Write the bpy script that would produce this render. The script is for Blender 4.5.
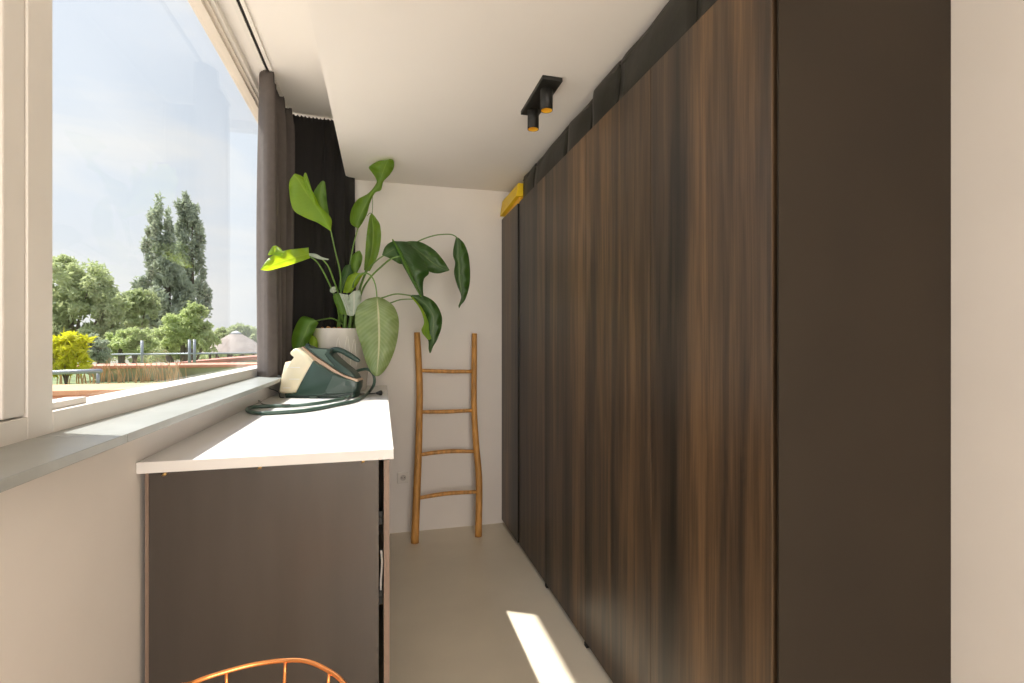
import bpy, bmesh, math, random
from mathutils import Vector, Matrix, noise
random.seed(7)
PI = math.pi
SC = bpy.context.scene
COL = SC.collection
for o in list(bpy.data.objects): bpy.data.objects.remove(o)

# ------------------------------------------------------------------ camera
H = 1.39; F = 495.0; YAW = math.radians(14.7)
SY, CY = math.sin(YAW), math.cos(YAW)
cam = bpy.data.cameras.new('camera'); camo = bpy.data.objects.new('camera', cam); COL.objects.link(camo)
camo.location = (0, 0, H); camo.rotation_euler = (PI/2, 0, -YAW)
cam.sensor_width = 36; cam.lens = F/1024*36; cam.clip_start = .02; cam.clip_end = 500
SC.camera = camo
SC.view_settings.view_transform = 'Standard'; SC.view_settings.look = 'None'
SC.view_settings.gamma = 1; SC.view_settings.use_curve_mapping = False
SC.view_settings.exposure = 0.17
def W(px, py, d):                       # a point of the place from where it shows and how deep it lies
    u = (px-512)/F; v = (341.5-py)/F
    return Vector((d*(SY+CY*u), d*(CY-SY*u), H+v*d))
def onZ(px, py, z):                     # same, on a level plane
    return W(px, py, (H-z)*F/(py-341.5))

# ------------------------------------------------------------------ sky, sun, added fill
SUN = Vector((-.547, .262, 1.0)).normalized()
w = bpy.data.worlds.new('sky'); SC.world = w; w.use_nodes = True
nt = w.node_tree; nt.nodes.clear(); N = nt.nodes.new; L = nt.links.new
out = N('ShaderNodeOutputWorld'); bg = N('ShaderNodeBackground'); tc = N('ShaderNodeTexCoord')
sep = N('ShaderNodeSeparateXYZ'); L(tc.outputs['Generated'], sep.inputs[0])
rp = N('ShaderNodeValToRGB'); L(sep.outputs['Z'], rp.inputs[0])
e = rp.color_ramp.elements
e[0].position = 0.0; e[0].color = (.86,.87,.88,1); e[1].position = .9; e[1].color = (.42,.56,.86,1)
m1 = e.new(.22); m1.color = (.80,.86,.94,1); m2 = e.new(.5); m2.color = (.76,.84,.96,1)
mp = N('ShaderNodeMapping'); mp.inputs['Scale'].default_value = (1.3,1.3,4.5); L(tc.outputs['Generated'], mp.inputs[0])
nz = N('ShaderNodeTexNoise'); nz.inputs['Scale'].default_value = 1.9; nz.inputs['Detail'].default_value = 7
nz.inputs['Distortion'].default_value = .5; L(mp.outputs[0], nz.inputs['Vector'])
cr = N('ShaderNodeValToRGB'); L(nz.outputs['Fac'], cr.inputs[0])
cr.color_ramp.elements[0].position = .46; cr.color_ramp.elements[0].color = (0,0,0,1)
cr.color_ramp.elements[1].position = .72; cr.color_ramp.elements[1].color = (1,1,1,1)
mx = N('ShaderNodeMixRGB'); L(cr.outputs[0], mx.inputs[0]); L(rp.outputs[0], mx.inputs[1]); mx.inputs[2].default_value = (1.0,.98,.95,1)
# the bright part of the sky round the sun
dt = N('ShaderNodeVectorMath'); dt.operation = 'DOT_PRODUCT'; L(tc.outputs['Generated'], dt.inputs[0]); dt.inputs[1].default_value = SUN
mr = N('ShaderNodeMapRange'); L(dt.outputs['Value'], mr.inputs[0])
mr.inputs[1].default_value = .80; mr.inputs[2].default_value = 1; mr.inputs[3].default_value = 1; mr.inputs[4].default_value = 4.5; mr.interpolation_type = 'SMOOTHSTEP'
SKY = 1.0
ms = N('ShaderNodeMath'); ms.operation = 'MULTIPLY'; L(mr.outputs[0], ms.inputs[0]); ms.inputs[1].default_value = SKY
L(mx.outputs[0], bg.inputs[0]); L(ms.outputs[0], bg.inputs[1]); L(bg.outputs[0], out.inputs[0])

def light(name, kind, energy, color, loc, direction=None, size=None, size_y=None, angle=None):
    l = bpy.data.lights.new(name, kind); l.energy = energy; l.color = color
    o = bpy.data.objects.new(name, l); COL.objects.link(o); o.location = loc
    if size: l.shape = 'RECTANGLE'; l.size = size; l.size_y = size_y
    if angle is not None: l.angle = angle
    if direction is not None: o.rotation_euler = Vector(direction).to_track_quat('-Z', 'Y').to_euler()
    return o
light('sun', 'SUN', 8.0, (1,.96,.90), (-5,3,9), -SUN, angle=math.radians(.6))
# unseen fill light, added behind the camera to brighten the room
light('rear_fill', 'AREA', 70, (1,.93,.87), (.4,-2.93,1.6), (0,1,0), 1.7, 1.8)

# ------------------------------------------------------------------ materials
MATS = {}
def mat(name, col, rough=.5, metal=0, spec=.5, noise_amt=0, noise_scale=5, bump=0, bump_scale=40, transl=0, coat=0, tcol=None, stretch=None):
    if name in MATS: return MATS[name]
    m = bpy.data.materials.new(name); m.use_nodes = True; t = m.node_tree
    p = t.nodes['Principled BSDF']; o = t.nodes['Material Output']
    p.inputs['Base Color'].default_value = (*col,1); p.inputs['Roughness'].default_value = rough
    p.inputs['Metallic'].default_value = metal; p.inputs['Specular IOR Level'].default_value = spec
    p.inputs['Coat Weight'].default_value = coat
    c = t.nodes.new('ShaderNodeTexCoord')
    src = c.outputs['Object']
    if stretch:
        mpn = t.nodes.new('ShaderNodeMapping'); mpn.inputs['Scale'].default_value = stretch
        t.links.new(src, mpn.inputs[0]); src = mpn.outputs[0]
    n = t.nodes.new('ShaderNodeTexNoise'); n.inputs['Scale'].default_value = noise_scale; n.inputs['Detail'].default_value = 5
    t.links.new(src, n.inputs['Vector'])
    r = t.nodes.new('ShaderNodeValToRGB'); t.links.new(n.outputs['Fac'], r.inputs[0])
    a = noise_amt
    r.color_ramp.elements[0].position = .3; r.color_ramp.elements[1].position = .7
    r.color_ramp.elements[0].color = (*[x*(1-a) for x in col],1)
    r.color_ramp.elements[1].color = (*[min(1,x*(1+a)) for x in col],1)
    t.links.new(r.outputs[0], p.inputs['Base Color'])
    if bump:
        b = t.nodes.new('ShaderNodeBump'); b.inputs['Strength'].default_value = bump; b.inputs['Distance'].default_value = .002
        n2 = t.nodes.new('ShaderNodeTexNoise'); n2.inputs['Scale'].default_value = bump_scale; n2.inputs['Detail'].default_value = 4
        t.links.new(src, n2.inputs['Vector'])
        t.links.new(n2.outputs['Fac'], b.inputs['Height']); t.links.new(b.outputs[0], p.inputs['Normal'])
    if transl:
        tr = t.nodes.new('ShaderNodeBsdfTranslucent'); tr.inputs[0].default_value = (*(tcol or col),1)
        mxs = t.nodes.new('ShaderNodeMixShader'); mxs.inputs[0].default_value = transl
        t.links.new(p.outputs[0], mxs.inputs[1]); t.links.new(tr.outputs[0], mxs.inputs[2]); t.links.new(mxs.outputs[0], o.inputs[0])
    MATS[name] = m; return m
WALLC = (.81,.755,.70)
M_wall = mat('wall_paint', WALLC, .75, noise_amt=.035, noise_scale=2.2, bump=.25, bump_scale=14, spec=.25)
M_ceil = mat('ceiling_paint', (.83,.78,.725), .8, noise_amt=.02, noise_scale=1.5, spec=.2)
M_floor = mat('cast_floor', (.75,.668,.53), .32, noise_amt=.05, noise_scale=2.5, bump=.08, bump_scale=9, spec=.4)
M_white = mat('window_lacquer', (.80,.755,.69), .38, noise_amt=.02, noise_scale=8)
M_bead = mat('glazing_bead', (.74,.66,.57), .45, noise_amt=.02)
M_stone = mat('grey_sill_stone', (.35,.36,.335), .28, noise_amt=.09, noise_scale=9, spec=.5)
M_quartz = mat('white_quartz', (.78,.755,.725), .22, noise_amt=.02, noise_scale=3)
M_panel = mat('dark_brown_panel', (.045,.035,.028), .27, noise_amt=.10, noise_scale=3, spec=.85, stretch=(4,4,.6))
M_endpanel = mat('dark_end_panel', (.025,.0175,.0105), .55, noise_amt=.12, noise_scale=2.5, spec=.22)
M_edge = mat('panel_edge_band', (.22,.15,.11), .45, noise_amt=.1)
M_black = mat('matt_black_metal', (.018,.017,.014), .45, noise_amt=.05, spec=.4)
M_dark = mat('dark_recess', (.012,.010,.009), .8)
M_gold = mat('gold_reflector', (.98,.62,.06), .3, metal=.35, noise_amt=.03)
M_brass = mat('brass_fitting', (.75,.5,.2), .3, metal=1)
M_bag = mat('black_bag_cloth', (.011,.010,.005), .5, noise_amt=.3, noise_scale=12, bump=.9, bump_scale=16, spec=.4)
M_piping = mat('black_bag_piping', (.05,.045,.035), .5)
M_yellow = mat('yellow_cloth', (.98,.66,.02), .45, noise_amt=.05, noise_scale=10, transl=.15, tcol=(.9,.5,.02))
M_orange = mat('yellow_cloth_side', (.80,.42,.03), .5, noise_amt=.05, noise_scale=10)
M_ladder = mat('honey_teak', (.56,.27,.065), .5, noise_amt=.3, noise_scale=7, stretch=(6,6,1), bump=.3, bump_scale=25)
M_plastic = mat('white_socket_plastic', (.74,.69,.62), .35)
M_sockhole = mat('socket_well', (.50,.46,.41), .5)
M_copper = mat('copper_wire', (.93,.36,.12), .2, metal=1, noise_amt=.04)
M_green = mat('iron_green_plastic', (.028,.056,.042), .33, noise_amt=.04, coat=.1)
M_greenl = mat('iron_light_green_plastic', (.085,.13,.10), .3, noise_amt=.04, coat=.1)
M_hose = mat('hose_green', (.055,.10,.075), .4, noise_amt=.08)
M_rose = mat('iron_copper_band', (.68,.48,.33), .35, metal=.15)
M_cord = mat('black_cord', (.02,.02,.02), .45)
M_pot = mat('pot_glaze', (.66,.61,.54), .25, noise_amt=.05, noise_scale=4)
M_potline = mat('pot_relief', (.80,.76,.69), .3)
M_soil = mat('potting_soil', (.05,.03,.018), .9, noise_amt=.5, noise_scale=40, bump=1, bump_scale=60)
M_dry = mat('dry_leaf', (.42,.20,.06), .7, noise_amt=.4, noise_scale=20)
M_stem = mat('plant_stem', (.13,.23,.045), .4, noise_amt=.2, noise_scale=12)
M_steel = mat('dull_steel', (.5,.5,.5), .35, metal=.8)

def tank_mat():
    m = bpy.data.materials.new('cream_translucent_tank'); m.use_nodes = True; t = m.node_tree
    p = t.nodes['Principled BSDF']; p.inputs['Base Color'].default_value = (.84,.74,.52,1); p.inputs['Roughness'].default_value = .25
    p.inputs['Subsurface Weight'].default_value = .3; p.inputs['Subsurface Radius'].default_value = (.02,.015,.01)
    c = t.nodes.new('ShaderNodeTexCoord'); n = t.nodes.new('ShaderNodeTexNoise'); n.inputs['Scale'].default_value = 12
    r = t.nodes.new('ShaderNodeValToRGB'); r.color_ramp.elements[0].color = (.70,.66,.48,1); r.color_ramp.elements[1].color = (.92,.80,.58,1)
    t.links.new(c.outputs['Object'], n.inputs['Vector']); t.links.new(n.outputs['Fac'], r.inputs[0]); t.links.new(r.outputs[0], p.inputs['Base Color'])
    return m
M_tank = tank_mat()

def wood_mat():
    m = bpy.data.materials.new('smoked_walnut'); m.use_nodes = True; t = m.node_tree; nd = t.nodes.new; lk = t.links.new
    p = t.nodes['Principled BSDF']
    g = nd('ShaderNodeNewGeometry')
    def tex(scale, sc, det, dist=0):
        a = nd('ShaderNodeMapping'); a.inputs['Scale'].default_value = scale; lk(g.outputs['Position'], a.inputs[0])
        n = nd('ShaderNodeTexNoise'); n.inputs['Scale'].default_value = sc; n.inputs['Detail'].default_value = det; n.inputs['Distortion'].default_value = dist
        lk(a.outputs[0], n.inputs['Vector']); return n.outputs['Fac']
    broad = tex((1,1,.04), 7.5, 2, .15)
    mid = tex((1,1,.05), 34, 4, .35)
    fine = tex((1,1,.02), 150, 3, .1)
    r1 = nd('ShaderNodeValToRGB'); lk(broad, r1.inputs[0])
    e = r1.color_ramp.elements
    e[0].position = .36; e[0].color = (.018,.014,.009,1); e[1].position = .66; e[1].color = (.138,.080,.040,1)
    a = e.new(.46); a.color = (.052,.035,.023,1); b = e.new(.55); b.color = (.090,.055,.030,1)
    sp = nd('ShaderNodeSeparateXYZ'); lk(g.outputs['Position'], sp.inputs[0])
    def MM(op, a, b=0.0, c=0.0):
        n = nd('ShaderNodeMath'); n.operation = op
        for i, x in enumerate((a, b, c)):
            if isinstance(x, (int, float)): n.inputs[i].default_value = x
            else: lk(x, n.inputs[i])
        return n.outputs[0]
    wn = nd('ShaderNodeTexWhiteNoise'); wn.noise_dimensions = '1D'; lk(MM('FLOOR', MM('MULTIPLY', sp.outputs['Y'], 7.12)), wn.inputs['W'])
    lk(MM('ADD', MM('MULTIPLY_ADD', MM('SUBTRACT', broad, .5), .72, .49), MM('MULTIPLY', MM('SUBTRACT', wn.outputs['Value'], .5), .16)), r1.inputs[0])
    r2 = nd('ShaderNodeValToRGB'); lk(mid, r2.inputs[0])
    r2.color_ramp.elements[0].position = .33; r2.color_ramp.elements[0].color = (.60,.60,.60,1)
    r2.color_ramp.elements[1].position = .66; r2.color_ramp.elements[1].color = (1.35,1.3,1.2,1)
    r3 = nd('ShaderNodeValToRGB'); lk(fine, r3.inputs[0])
    r3.color_ramp.elements[0].position = .35; r3.color_ramp.elements[0].color = (.82,.82,.82,1)
    r3.color_ramp.elements[1].position = .6; r3.color_ramp.elements[1].color = (1.1,1.1,1.1,1)
    m1 = nd('ShaderNodeMixRGB'); m1.blend_type = 'MULTIPLY'; m1.inputs[0].default_value = 1; lk(r1.outputs[0], m1.inputs[1]); lk(r2.outputs[0], m1.inputs[2])
    m2 = nd('ShaderNodeMixRGB'); m2.blend_type = 'MULTIPLY'; m2.inputs[0].default_value = 1; lk(m1.outputs[0], m2.inputs[1]); lk(r3.outputs[0], m2.inputs[2])
    lk(m2.outputs[0], p.inputs['Base Color']); p.inputs['Roughness'].default_value = .40; p.inputs['Specular IOR Level'].default_value = .4
    bp = nd('ShaderNodeBump'); bp.inputs['Strength'].default_value = .12; bp.inputs['Distance'].default_value = .001; lk(fine, bp.inputs['Height']); lk(bp.outputs[0], p.inputs['Normal'])
    return m
M_wood = wood_mat()

def glass_mat():
    m = bpy.data.materials.new('window_glass'); m.use_nodes = True; t = m.node_tree; t.nodes.clear(); nd = t.nodes.new; lk = t.links.new
    o = nd('ShaderNodeOutputMaterial'); tr = nd('ShaderNodeBsdfTransparent'); tr.inputs[0].default_value = (.97,.975,.97,1)
    gl = nd('ShaderNodeBsdfGlossy'); gl.inputs['Roughness'].default_value = .0; g = nd('ShaderNodeNewGeometry'); dp = nd('ShaderNodeVectorMath'); dp.operation = 'DOT_PRODUCT'; lk(g.outputs['Normal'], dp.inputs[0]); lk(g.outputs['Incoming'], dp.inputs[1])
    def M(op, a, b=0.0):
        n = nd('ShaderNodeMath'); n.operation = op
        for i, x in enumerate((a, b)):
            if isinstance(x, (int, float)): n.inputs[i].default_value = x
            else: lk(x, n.inputs[i])
        return n.outputs[0]
    fr = M('MULTIPLY_ADD', M('POWER', M('SUBTRACT', 1.0, M('ABSOLUTE', dp.outputs['Value'])), 5.0), .45)
    fr.node.inputs[2].default_value = .02
    mx = nd('ShaderNodeMixShader'); lk(fr, mx.inputs[0]); lk(tr.outputs[0], mx.inputs[1]); lk(gl.outputs[0], mx.inputs[2]); lk(mx.outputs[0], o.inputs[0])
    return m
M_glass = glass_mat()

def leaf_mat(name, c1, c2, tc_, transl=.45, rough=.35):
    m = bpy.data.materials.new(name); m.use_nodes = True; t = m.node_tree; nd = t.nodes.new; lk = t.links.new
    p = t.nodes['Principled BSDF']; o = t.nodes['Material Output']
    uv = nd('ShaderNodeUVMap'); s = nd('ShaderNodeSeparateXYZ'); lk(uv.outputs[0], s.inputs[0])
    def M(op, a, b=None, c=None):
        n = nd('ShaderNodeMath'); n.operation = op
        for i, x in enumerate((a, b, c)):
            if x is None: continue
            if isinstance(x, (int, float)): n.inputs[i].default_value = x
            else: lk(x, n.inputs[i])
        return n.outputs[0]
    ab = M('ABSOLUTE', M('SUBTRACT', s.outputs[0], .5))
    ph = M('MULTIPLY', M('SUBTRACT', s.outputs[1], M('MULTIPLY', ab, .35)), 150)
    sn = M('MULTIPLY_ADD', M('SINE', ph), .5, .5)
    ns = nd('ShaderNodeTexNoise'); ns.inputs['Scale'].default_value = 14; tcn = nd('ShaderNodeTexCoord'); lk(tcn.outputs['Object'], ns.inputs['Vector'])
    f = M('ADD', M('MULTIPLY', sn, .25), M('MULTIPLY', ns.outputs['Fac'], .7))
    mx = nd('ShaderNodeMixRGB'); lk(f, mx.inputs[0]); mx.inputs[1].default_value = (*c1,1); mx.inputs[2].default_value = (*c2,1)
    rib = M('LESS_THAN', ab, .022)
    mx2 = nd('ShaderNodeMixRGB'); lk(M('MULTIPLY', rib, .8), mx2.inputs[0]); lk(mx.outputs[0], mx2.inputs[1]); mx2.inputs[2].default_value = (c2[0]*1.7+.06,c2[1]*1.35+.05,c2[2]*1.6+.02,1)
    lk(mx2.outputs[0], p.inputs['Base Color']); p.inputs['Roughness'].default_value = rough
    b = nd('ShaderNodeBump'); b.inputs['Strength'].default_value = .5; b.inputs['Distance'].default_value = .002; lk(sn, b.inputs['Height']); lk(b.outputs[0], p.inputs['Normal'])
    tr = nd('ShaderNodeBsdfTranslucent'); tr.inputs[0].default_value = (*tc_,1)
    ms = nd('ShaderNodeMixShader'); ms.inputs[0].default_value = transl; lk(p.outputs[0], ms.inputs[1]); lk(tr.outputs[0], ms.inputs[2]); lk(ms.outputs[0], o.inputs[0])
    return m
M_leaf = leaf_mat('green_leaf', (.035,.10,.014), (.10,.22,.03), (.42,.62,.03))
M_leafd = leaf_mat('dark_green_leaf', (.018,.055,.014), (.05,.11,.028), (.14,.30,.02), .3, .28)
M_leafp = leaf_mat('pale_green_leaf', (.12,.19,.055), (.36,.42,.22), (.42,.58,.06), .35, .38)
M_leafb = leaf_mat('bright_green_leaf', (.13,.26,.02), (.22,.38,.035), (.62,.78,.02), .55, .4)
M_leafw = leaf_mat('grey_green_leaf_back', (.30,.36,.28), (.50,.54,.44), (.5,.6,.3), .3, .4)

# ------------------------------------------------------------------ mesh helpers
def obj(name, verts, faces, m, parent=None, smooth=False, uvs=None, bevel=0, seg=2):
    me = bpy.data.meshes.new(name); me.from_pydata([tuple(v) for v in verts], [], faces); me.update()
    if isinstance(m, (list, tuple)):
        for k in m: me.materials.append(k)
    else: me.materials.append(m)
    if uvs:
        ul = me.uv_layers.new(name='UVMap')
        for lp in me.loops: ul.data[lp.index].uv = uvs[lp.vertex_index]
    o = bpy.data.objects.new(name, me); COL.objects.link(o)
    if parent: o.parent = parent
    if smooth:
        for p in me.polygons: p.use_smooth = True
    if bevel:
        b = o.modifiers.new('bevel', 'BEVEL'); b.width = bevel; b.segments = seg; b.limit_method = 'ANGLE'; b.angle_limit = math.radians(40)
    return o
class MB:
    def __init__(s): s.v = []; s.f = []
    def add(s, v, f):
        n = len(s.v); s.v += [Vector(x) for x in v]; s.f += [tuple(i+n for i in q) for q in f]; return s
    def box(s, x0, x1, y0, y1, z0, z1):
        return s.add([(x0,y0,z0),(x1,y0,z0),(x1,y1,z0),(x0,y1,z0),(x0,y0,z1),(x1,y0,z1),(x1,y1,z1),(x0,y1,z1)],
                     [(0,3,2,1),(4,5,6,7),(0,1,5,4),(1,2,6,5),(2,3,7,6),(3,0,4,7)])
    def tube(s, pts, r, n=8, closed=False, caps=True, sub=0):
        pts = [Vector(p) for p in pts]
        rr = r if isinstance(r, (list, tuple)) else [r]*len(pts)
        if sub: pts, rr = crom(pts, sub, closed), resamp(rr, sub, closed, len(pts))
        k = len(pts); ring = []
        up = None
        for i, p in enumerate(pts):
            a = pts[(i-1) % k] if (closed or i) else p; b = pts[(i+1) % k] if (closed or i < k-1) else p
            t = (b-a).normalized()
            if up is None: up = t.orthogonal().normalized()
            up = (up-t*up.dot(t)); up = up.normalized() if up.length > 1e-6 else t.orthogonal().normalized()
            q = t.cross(up)
            ring.append([p+(up*math.cos(2*PI*j/n)+q*math.sin(2*PI*j/n))*rr[i] for j in range(n)])
        v = [x for g in ring for x in g]; f = []
        for i in range(k if closed else k-1):
            i2 = (i+1) % k
            for j in range(n): f.append((i*n+j, i*n+(j+1) % n, i2*n+(j+1) % n, i2*n+j))
        if not closed and caps: f.append(tuple(range(n))[::-1]); f.append(tuple((k-1)*n+j for j in range(n)))
        return s.add(v, f)
    def lathe(s, prof, c=(0,0,0), n=40, cap=True):
        v = []; f = []
        for r, z in prof:
            for j in range(n): v.append((c[0]+r*math.cos(2*PI*j/n), c[1]+r*math.sin(2*PI*j/n), c[2]+z))
        for i in range(len(prof)-1):
            for j in range(n): f.append((i*n+j, i*n+(j+1) % n, (i+1)*n+(j+1) % n, (i+1)*n+j))
        if cap: f.append(tuple(range(n))[::-1]); f.append(tuple((len(prof)-1)*n+j for j in range(n)))
        return s.add(v, f)
    def build(s, name, m, parent=None, smooth=False, bevel=0, seg=2): return obj(name, s.v, s.f, m, parent, smooth, None, bevel, seg)
def crom(P, sub, closed=False):
    out = []; k = len(P); rng = k if closed else k-1
    for i in range(rng):
        p0 = P[(i-1) % k] if (closed or i) else P[i]*2-P[i+1]
        p1 = P[i]; p2 = P[(i+1) % k]
        p3 = P[(i+2) % k] if (closed or i < k-2) else P[i+1]*2-P[i]
        for j in range(sub):
            t = j/sub
            out.append(.5*((2*p1)+(p2-p0)*t+(2*p0-5*p1+4*p2-p3)*t*t+(3*p1-p0-3*p2+p3)*t**3))
    if not closed: out.append(P[-1].copy() if hasattr(P[-1], 'copy') else P[-1])
    return out
def resamp(r, sub, closed, n):
    out = []
    for i in range(len(r) if closed else len(r)-1):
        for j in range(sub):
            t = j/sub; out.append(r[i]*(1-t)+r[(i+1) % len(r)]*t)
    if not closed: out.append(r[-1])
    return out
def empty(name, loc=(0,0,0), rz=0):
    o = bpy.data.objects.new(name, None); COL.objects.link(o); o.location = loc; o.rotation_euler = (0,0,rz); o.empty_display_size = .1
    return o
def tag(o, label, cat, group=None, kind=None):
    o['label'] = label; o['category'] = cat
    if group: o['group'] = group
    if kind: o['kind'] = kind
    return o
def struct(o, label=None):
    o['kind'] = 'structure'
    if label: o['label'] = label
    return o
def ngon_caps(mb, pts, flip=False):
    n = len(mb.v); mb.v += [Vector(p) for p in pts]; f = tuple(range(n, n+len(pts))); mb.f.append(f[::-1] if flip else f)

# ------------------------------------------------------------------ room shell
YB = 3.69; XR = 1.44; XL = -.622; YF = -3.0; ZC = 2.54; ZR = 2.93; XS = -.2445; ZS = 1.184
struct(MB().box(-1.0, XR+.2, YF-.2, YB+.25, -.15, 0).build('floor', M_floor), 'smooth beige cast floor of the narrow room')
struct(MB().box(XS, XR+.2, YF-.2, YB+.2, ZC, 3.1).box(-.82, XS, YF-.2, YB+.25, ZR, 3.1).build('ceiling', M_ceil), 'off-white ceiling with a raised strip along the window')
struct(MB().box(-.95, XL, YF-.2, YB+.25, 0, ZS-.021).box(-.95, -.70, YF-.2, -1.9, ZS-.021, ZR).build('wall_left', M_wall), 'cream wall below the window sill')
struct(MB().box(-.19, XR+.2, YB, YB+.25, 0, ZC).box(-.635, -.19, YB, YB+.22, 0, 1.25).build('wall_back', M_wall), 'cream plastered far wall')
struct(MB().box(XR, XR+.2, YF-.2, YB, 0, ZC).build('wall_right', M_wall), 'plain cream wall beside the wardrobe end panel')
struct(MB().box(-.95, -.5, YF-.2, YF, 0, ZC).box(1.3, XR+.2, YF-.2, YF, 0, ZC).box(-.5, 1.3, YF-.2, YF, 0, .6).box(-.5, 1.3, YF-.2, YF, 2.5, ZC).build('wall_front', M_wall))

# stone sill, two slabs
for i, (a, b) in enumerate(((-1.9, 1.286), (1.289, YB-.002))):
    struct(MB().box(-.725, -.55, a, b, ZS-.02, ZS).build('trim_%d' % (i+1), M_stone, bevel=.0015), 'grey stone window sill slab')

# windows: fixed pane in view, sash beside it, small one behind the back curtain
XF = -.72; XG = -.79; ZW0 = 1.2315; ZW1 = 2.86
w1 = empty('window_1', (0,0,0)); struct(w1, 'large fixed window with white frame')
f1 = MB()
f1.box(-.815, XF, 1.346, YB, ZS-.02, ZW0)                    # bottom rail
f1.box(-.815, XF, 1.264, 1.346, ZS-.02, ZR)                  # mullion
f1.box(-.815, XF, 1.346, YB, 2.895, ZR)
f1.build('window_frame', M_white, w1, bevel=.002)
MB().box(-.815, XF-.018, 1.346, YB, ZW1+.018, 2.895).box(-.812, XF-.035, 1.346, YB, ZW1, ZW1+.018).build('glazing_bead', M_bead, w1, bevel=.002)
MB().box(XG-.006, XG+.0, 1.346, YB, ZW0-.01, ZW1+.01).build('pane', M_glass, w1)
MB().box(XG+.004, XF-.02, 1.35, 1.52, ZW0, ZW0+.016).build('corner_block', M_white, w1, bevel=.002)
w2 = empty('window_2', (0,0,0)); struct(w2, 'white sash window left of the mullion')
f2 = MB()
f2.box(-.815, XF, -1.9, 1.264, ZS-.02, ZW0).box(-.815, XF, -1.9, 1.264, 2.89, ZR).box(-.815, XF, -1.9, -1.82, ZW0, 2.89)
f2.build('window_frame', M_white, w2, bevel=.002)
f3 = MB()
f3.box(-.812, XF-.003, 1.197, 1.262, ZW0+.003, 2.888).box(-.812, XF-.007, .75, 1.197, ZW0+.003, 2.888).box(-.812, XF-.003, -1.818, -1.74, ZW0+.003, 2.888).box(-.812, XF-.003, -1.74, .75, ZW0+.003, ZW0+.07).box(-.812, XF-.003, -1.74, .75, 2.82, 2.888)
f3.build('sash', M_white, w2, bevel=.004)
MB().box(XG-.006, XG, -1.74, .75, ZW0+.07, 2.82).build('pane', M_glass, w2)
w3 = empty('window_3', (0,0,0)); struct(w3, 'window behind the dark back curtain')
MB().box(-.80, -.19, YB+.12, YB+.20, 1.25, 1.31).box(-.80, -.19, YB+.12, YB+.20, 2.87, ZR).box(-.80, -.75, YB+.12, YB+.20, 1.31, 2.87).box(-.34, -.19, YB+.12, YB+.20, 1.31, 2.87).build('window_frame', M_white, w3, bevel=.002)
MB().box(-.75, -.34, YB+.155, YB+.161, 1.31, 2.87).build('pane', M_glass, w3)
# curtain track
tr = MB().box(-.656, -.634, -1.9, YB-.1, ZR-.012, ZR).box(-.618, -.600, -1.9, YB-.1, ZR-.012, ZR)
tk = tr.build('curtain_track', M_white); tag(tk, 'white curtain track with a dark slot under the raised ceiling strip', 'curtain track')
MB().box(-.634, -.618, -1.9, YB-.1, ZR-.005, ZR).build('slot', M_dark, tk)

# ------------------------------------------------------------------ wardrobe
XW = .893; ZB = .035; ZT = 2.33; Y0 = .963
wd = empty('wardrobe', (XW, Y0, 0)); tag(wd, 'long wardrobe with four streaked dark walnut doors and a plain dark end panel', 'wardrobe')
wd.location = (0,0,0)
MB().box(XW+.024, XR-.002, Y0+.017, 3.208, ZB, ZT-.002).build('body', M_endpanel, wd)
MB().box(XW+.03, XR-.01, Y0+.01, 3.20, .0, ZB).build('plinth', M_dark, wd)
MB().box(XW+.004, XW+.024, Y0-.0025, Y0+.0025, .0, ZT+.01).box(XW+.024, XR-.002, Y0-.0025, Y0+.016, .0, ZT+.01).build('end_panel', M_endpanel, wd)
step = (3.21-Y0)/4
for k in range(4):
    MB().box(XW, XW+.019, Y0+k*step+(.0008 if k else .015), Y0+(k+1)*step-.0008, ZB-.01, ZT).build('door', M_wood, wd, bevel=.0008, seg=1)
for k in (1, 2, 3):
    MB().box(XW-.002, XW+.015, Y0+k*step-.012, Y0+k*step+.012, .006, ZB-.011).build('door_stop', M_dark, wd)
wd2 = empty('wardrobe', (0,0,0)); tag(wd2, 'narrow single-door walnut wardrobe unit at the far wall under the yellow bag', 'wardrobe')
MB().box(XW+.02, XR-.002, 3.222, YB-.006, ZB, ZT-.002).build('body', M_endpanel, wd2)
MB().box(XW+.03, XR-.01, 3.22, YB-.01, 0, ZB).build('plinth', M_dark, wd2)
MB().box(XW-.008, XW+.019, 3.222, YB-.006, ZB-.005, ZT-.008).build('door', M_wood, wd2, bevel=.0008, seg=1)

# storage bags on the wardrobe
def soft_box(x0, x1, y0, y1, z0, z1, seed, bulge=.012, lean=0, n=10):
    """cloth bag: a box of gridded faces that bulge and sag a little"""
    bm = bmesh.new(); bmesh.ops.create_cube(bm, size=1)
    bmesh.ops.subdivide_edges(bm, edges=bm.edges[:], cuts=n, use_grid_fill=True)
    vs = []
    for v in bm.verts:
        a, b, c = v.co*2
        x = (x0+x1)/2+a*(x1-x0)/2; y = (y0+y1)/2+b*(y1-y0)/2; z = (z0+z1)/2+c*(z1-z0)/2
        q = noise.noise_vector(Vector((x*5, y*5, z*7+seed*3.1)))
        kz = (c+1)/2
        x += -(1-b*b)*(1-c*c)*bulge*(1 if a < 0 else 0)+q.x*.008 + lean*kz*(1-a)/2
        y += q.y*.006*kz
        z += (q.z*.010-.003*(b*b > .9))*kz*(c > .3)
        v.co = (max(x, x0-.02), min(y1, max(y0, y)), max(z, z0))
    me = [tuple(v.co) for v in bm.verts]; bm.verts.index_update(); fs = [tuple(v.index for v in f.verts) for f in bm.faces]; bm.free()
    return me, fs
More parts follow.
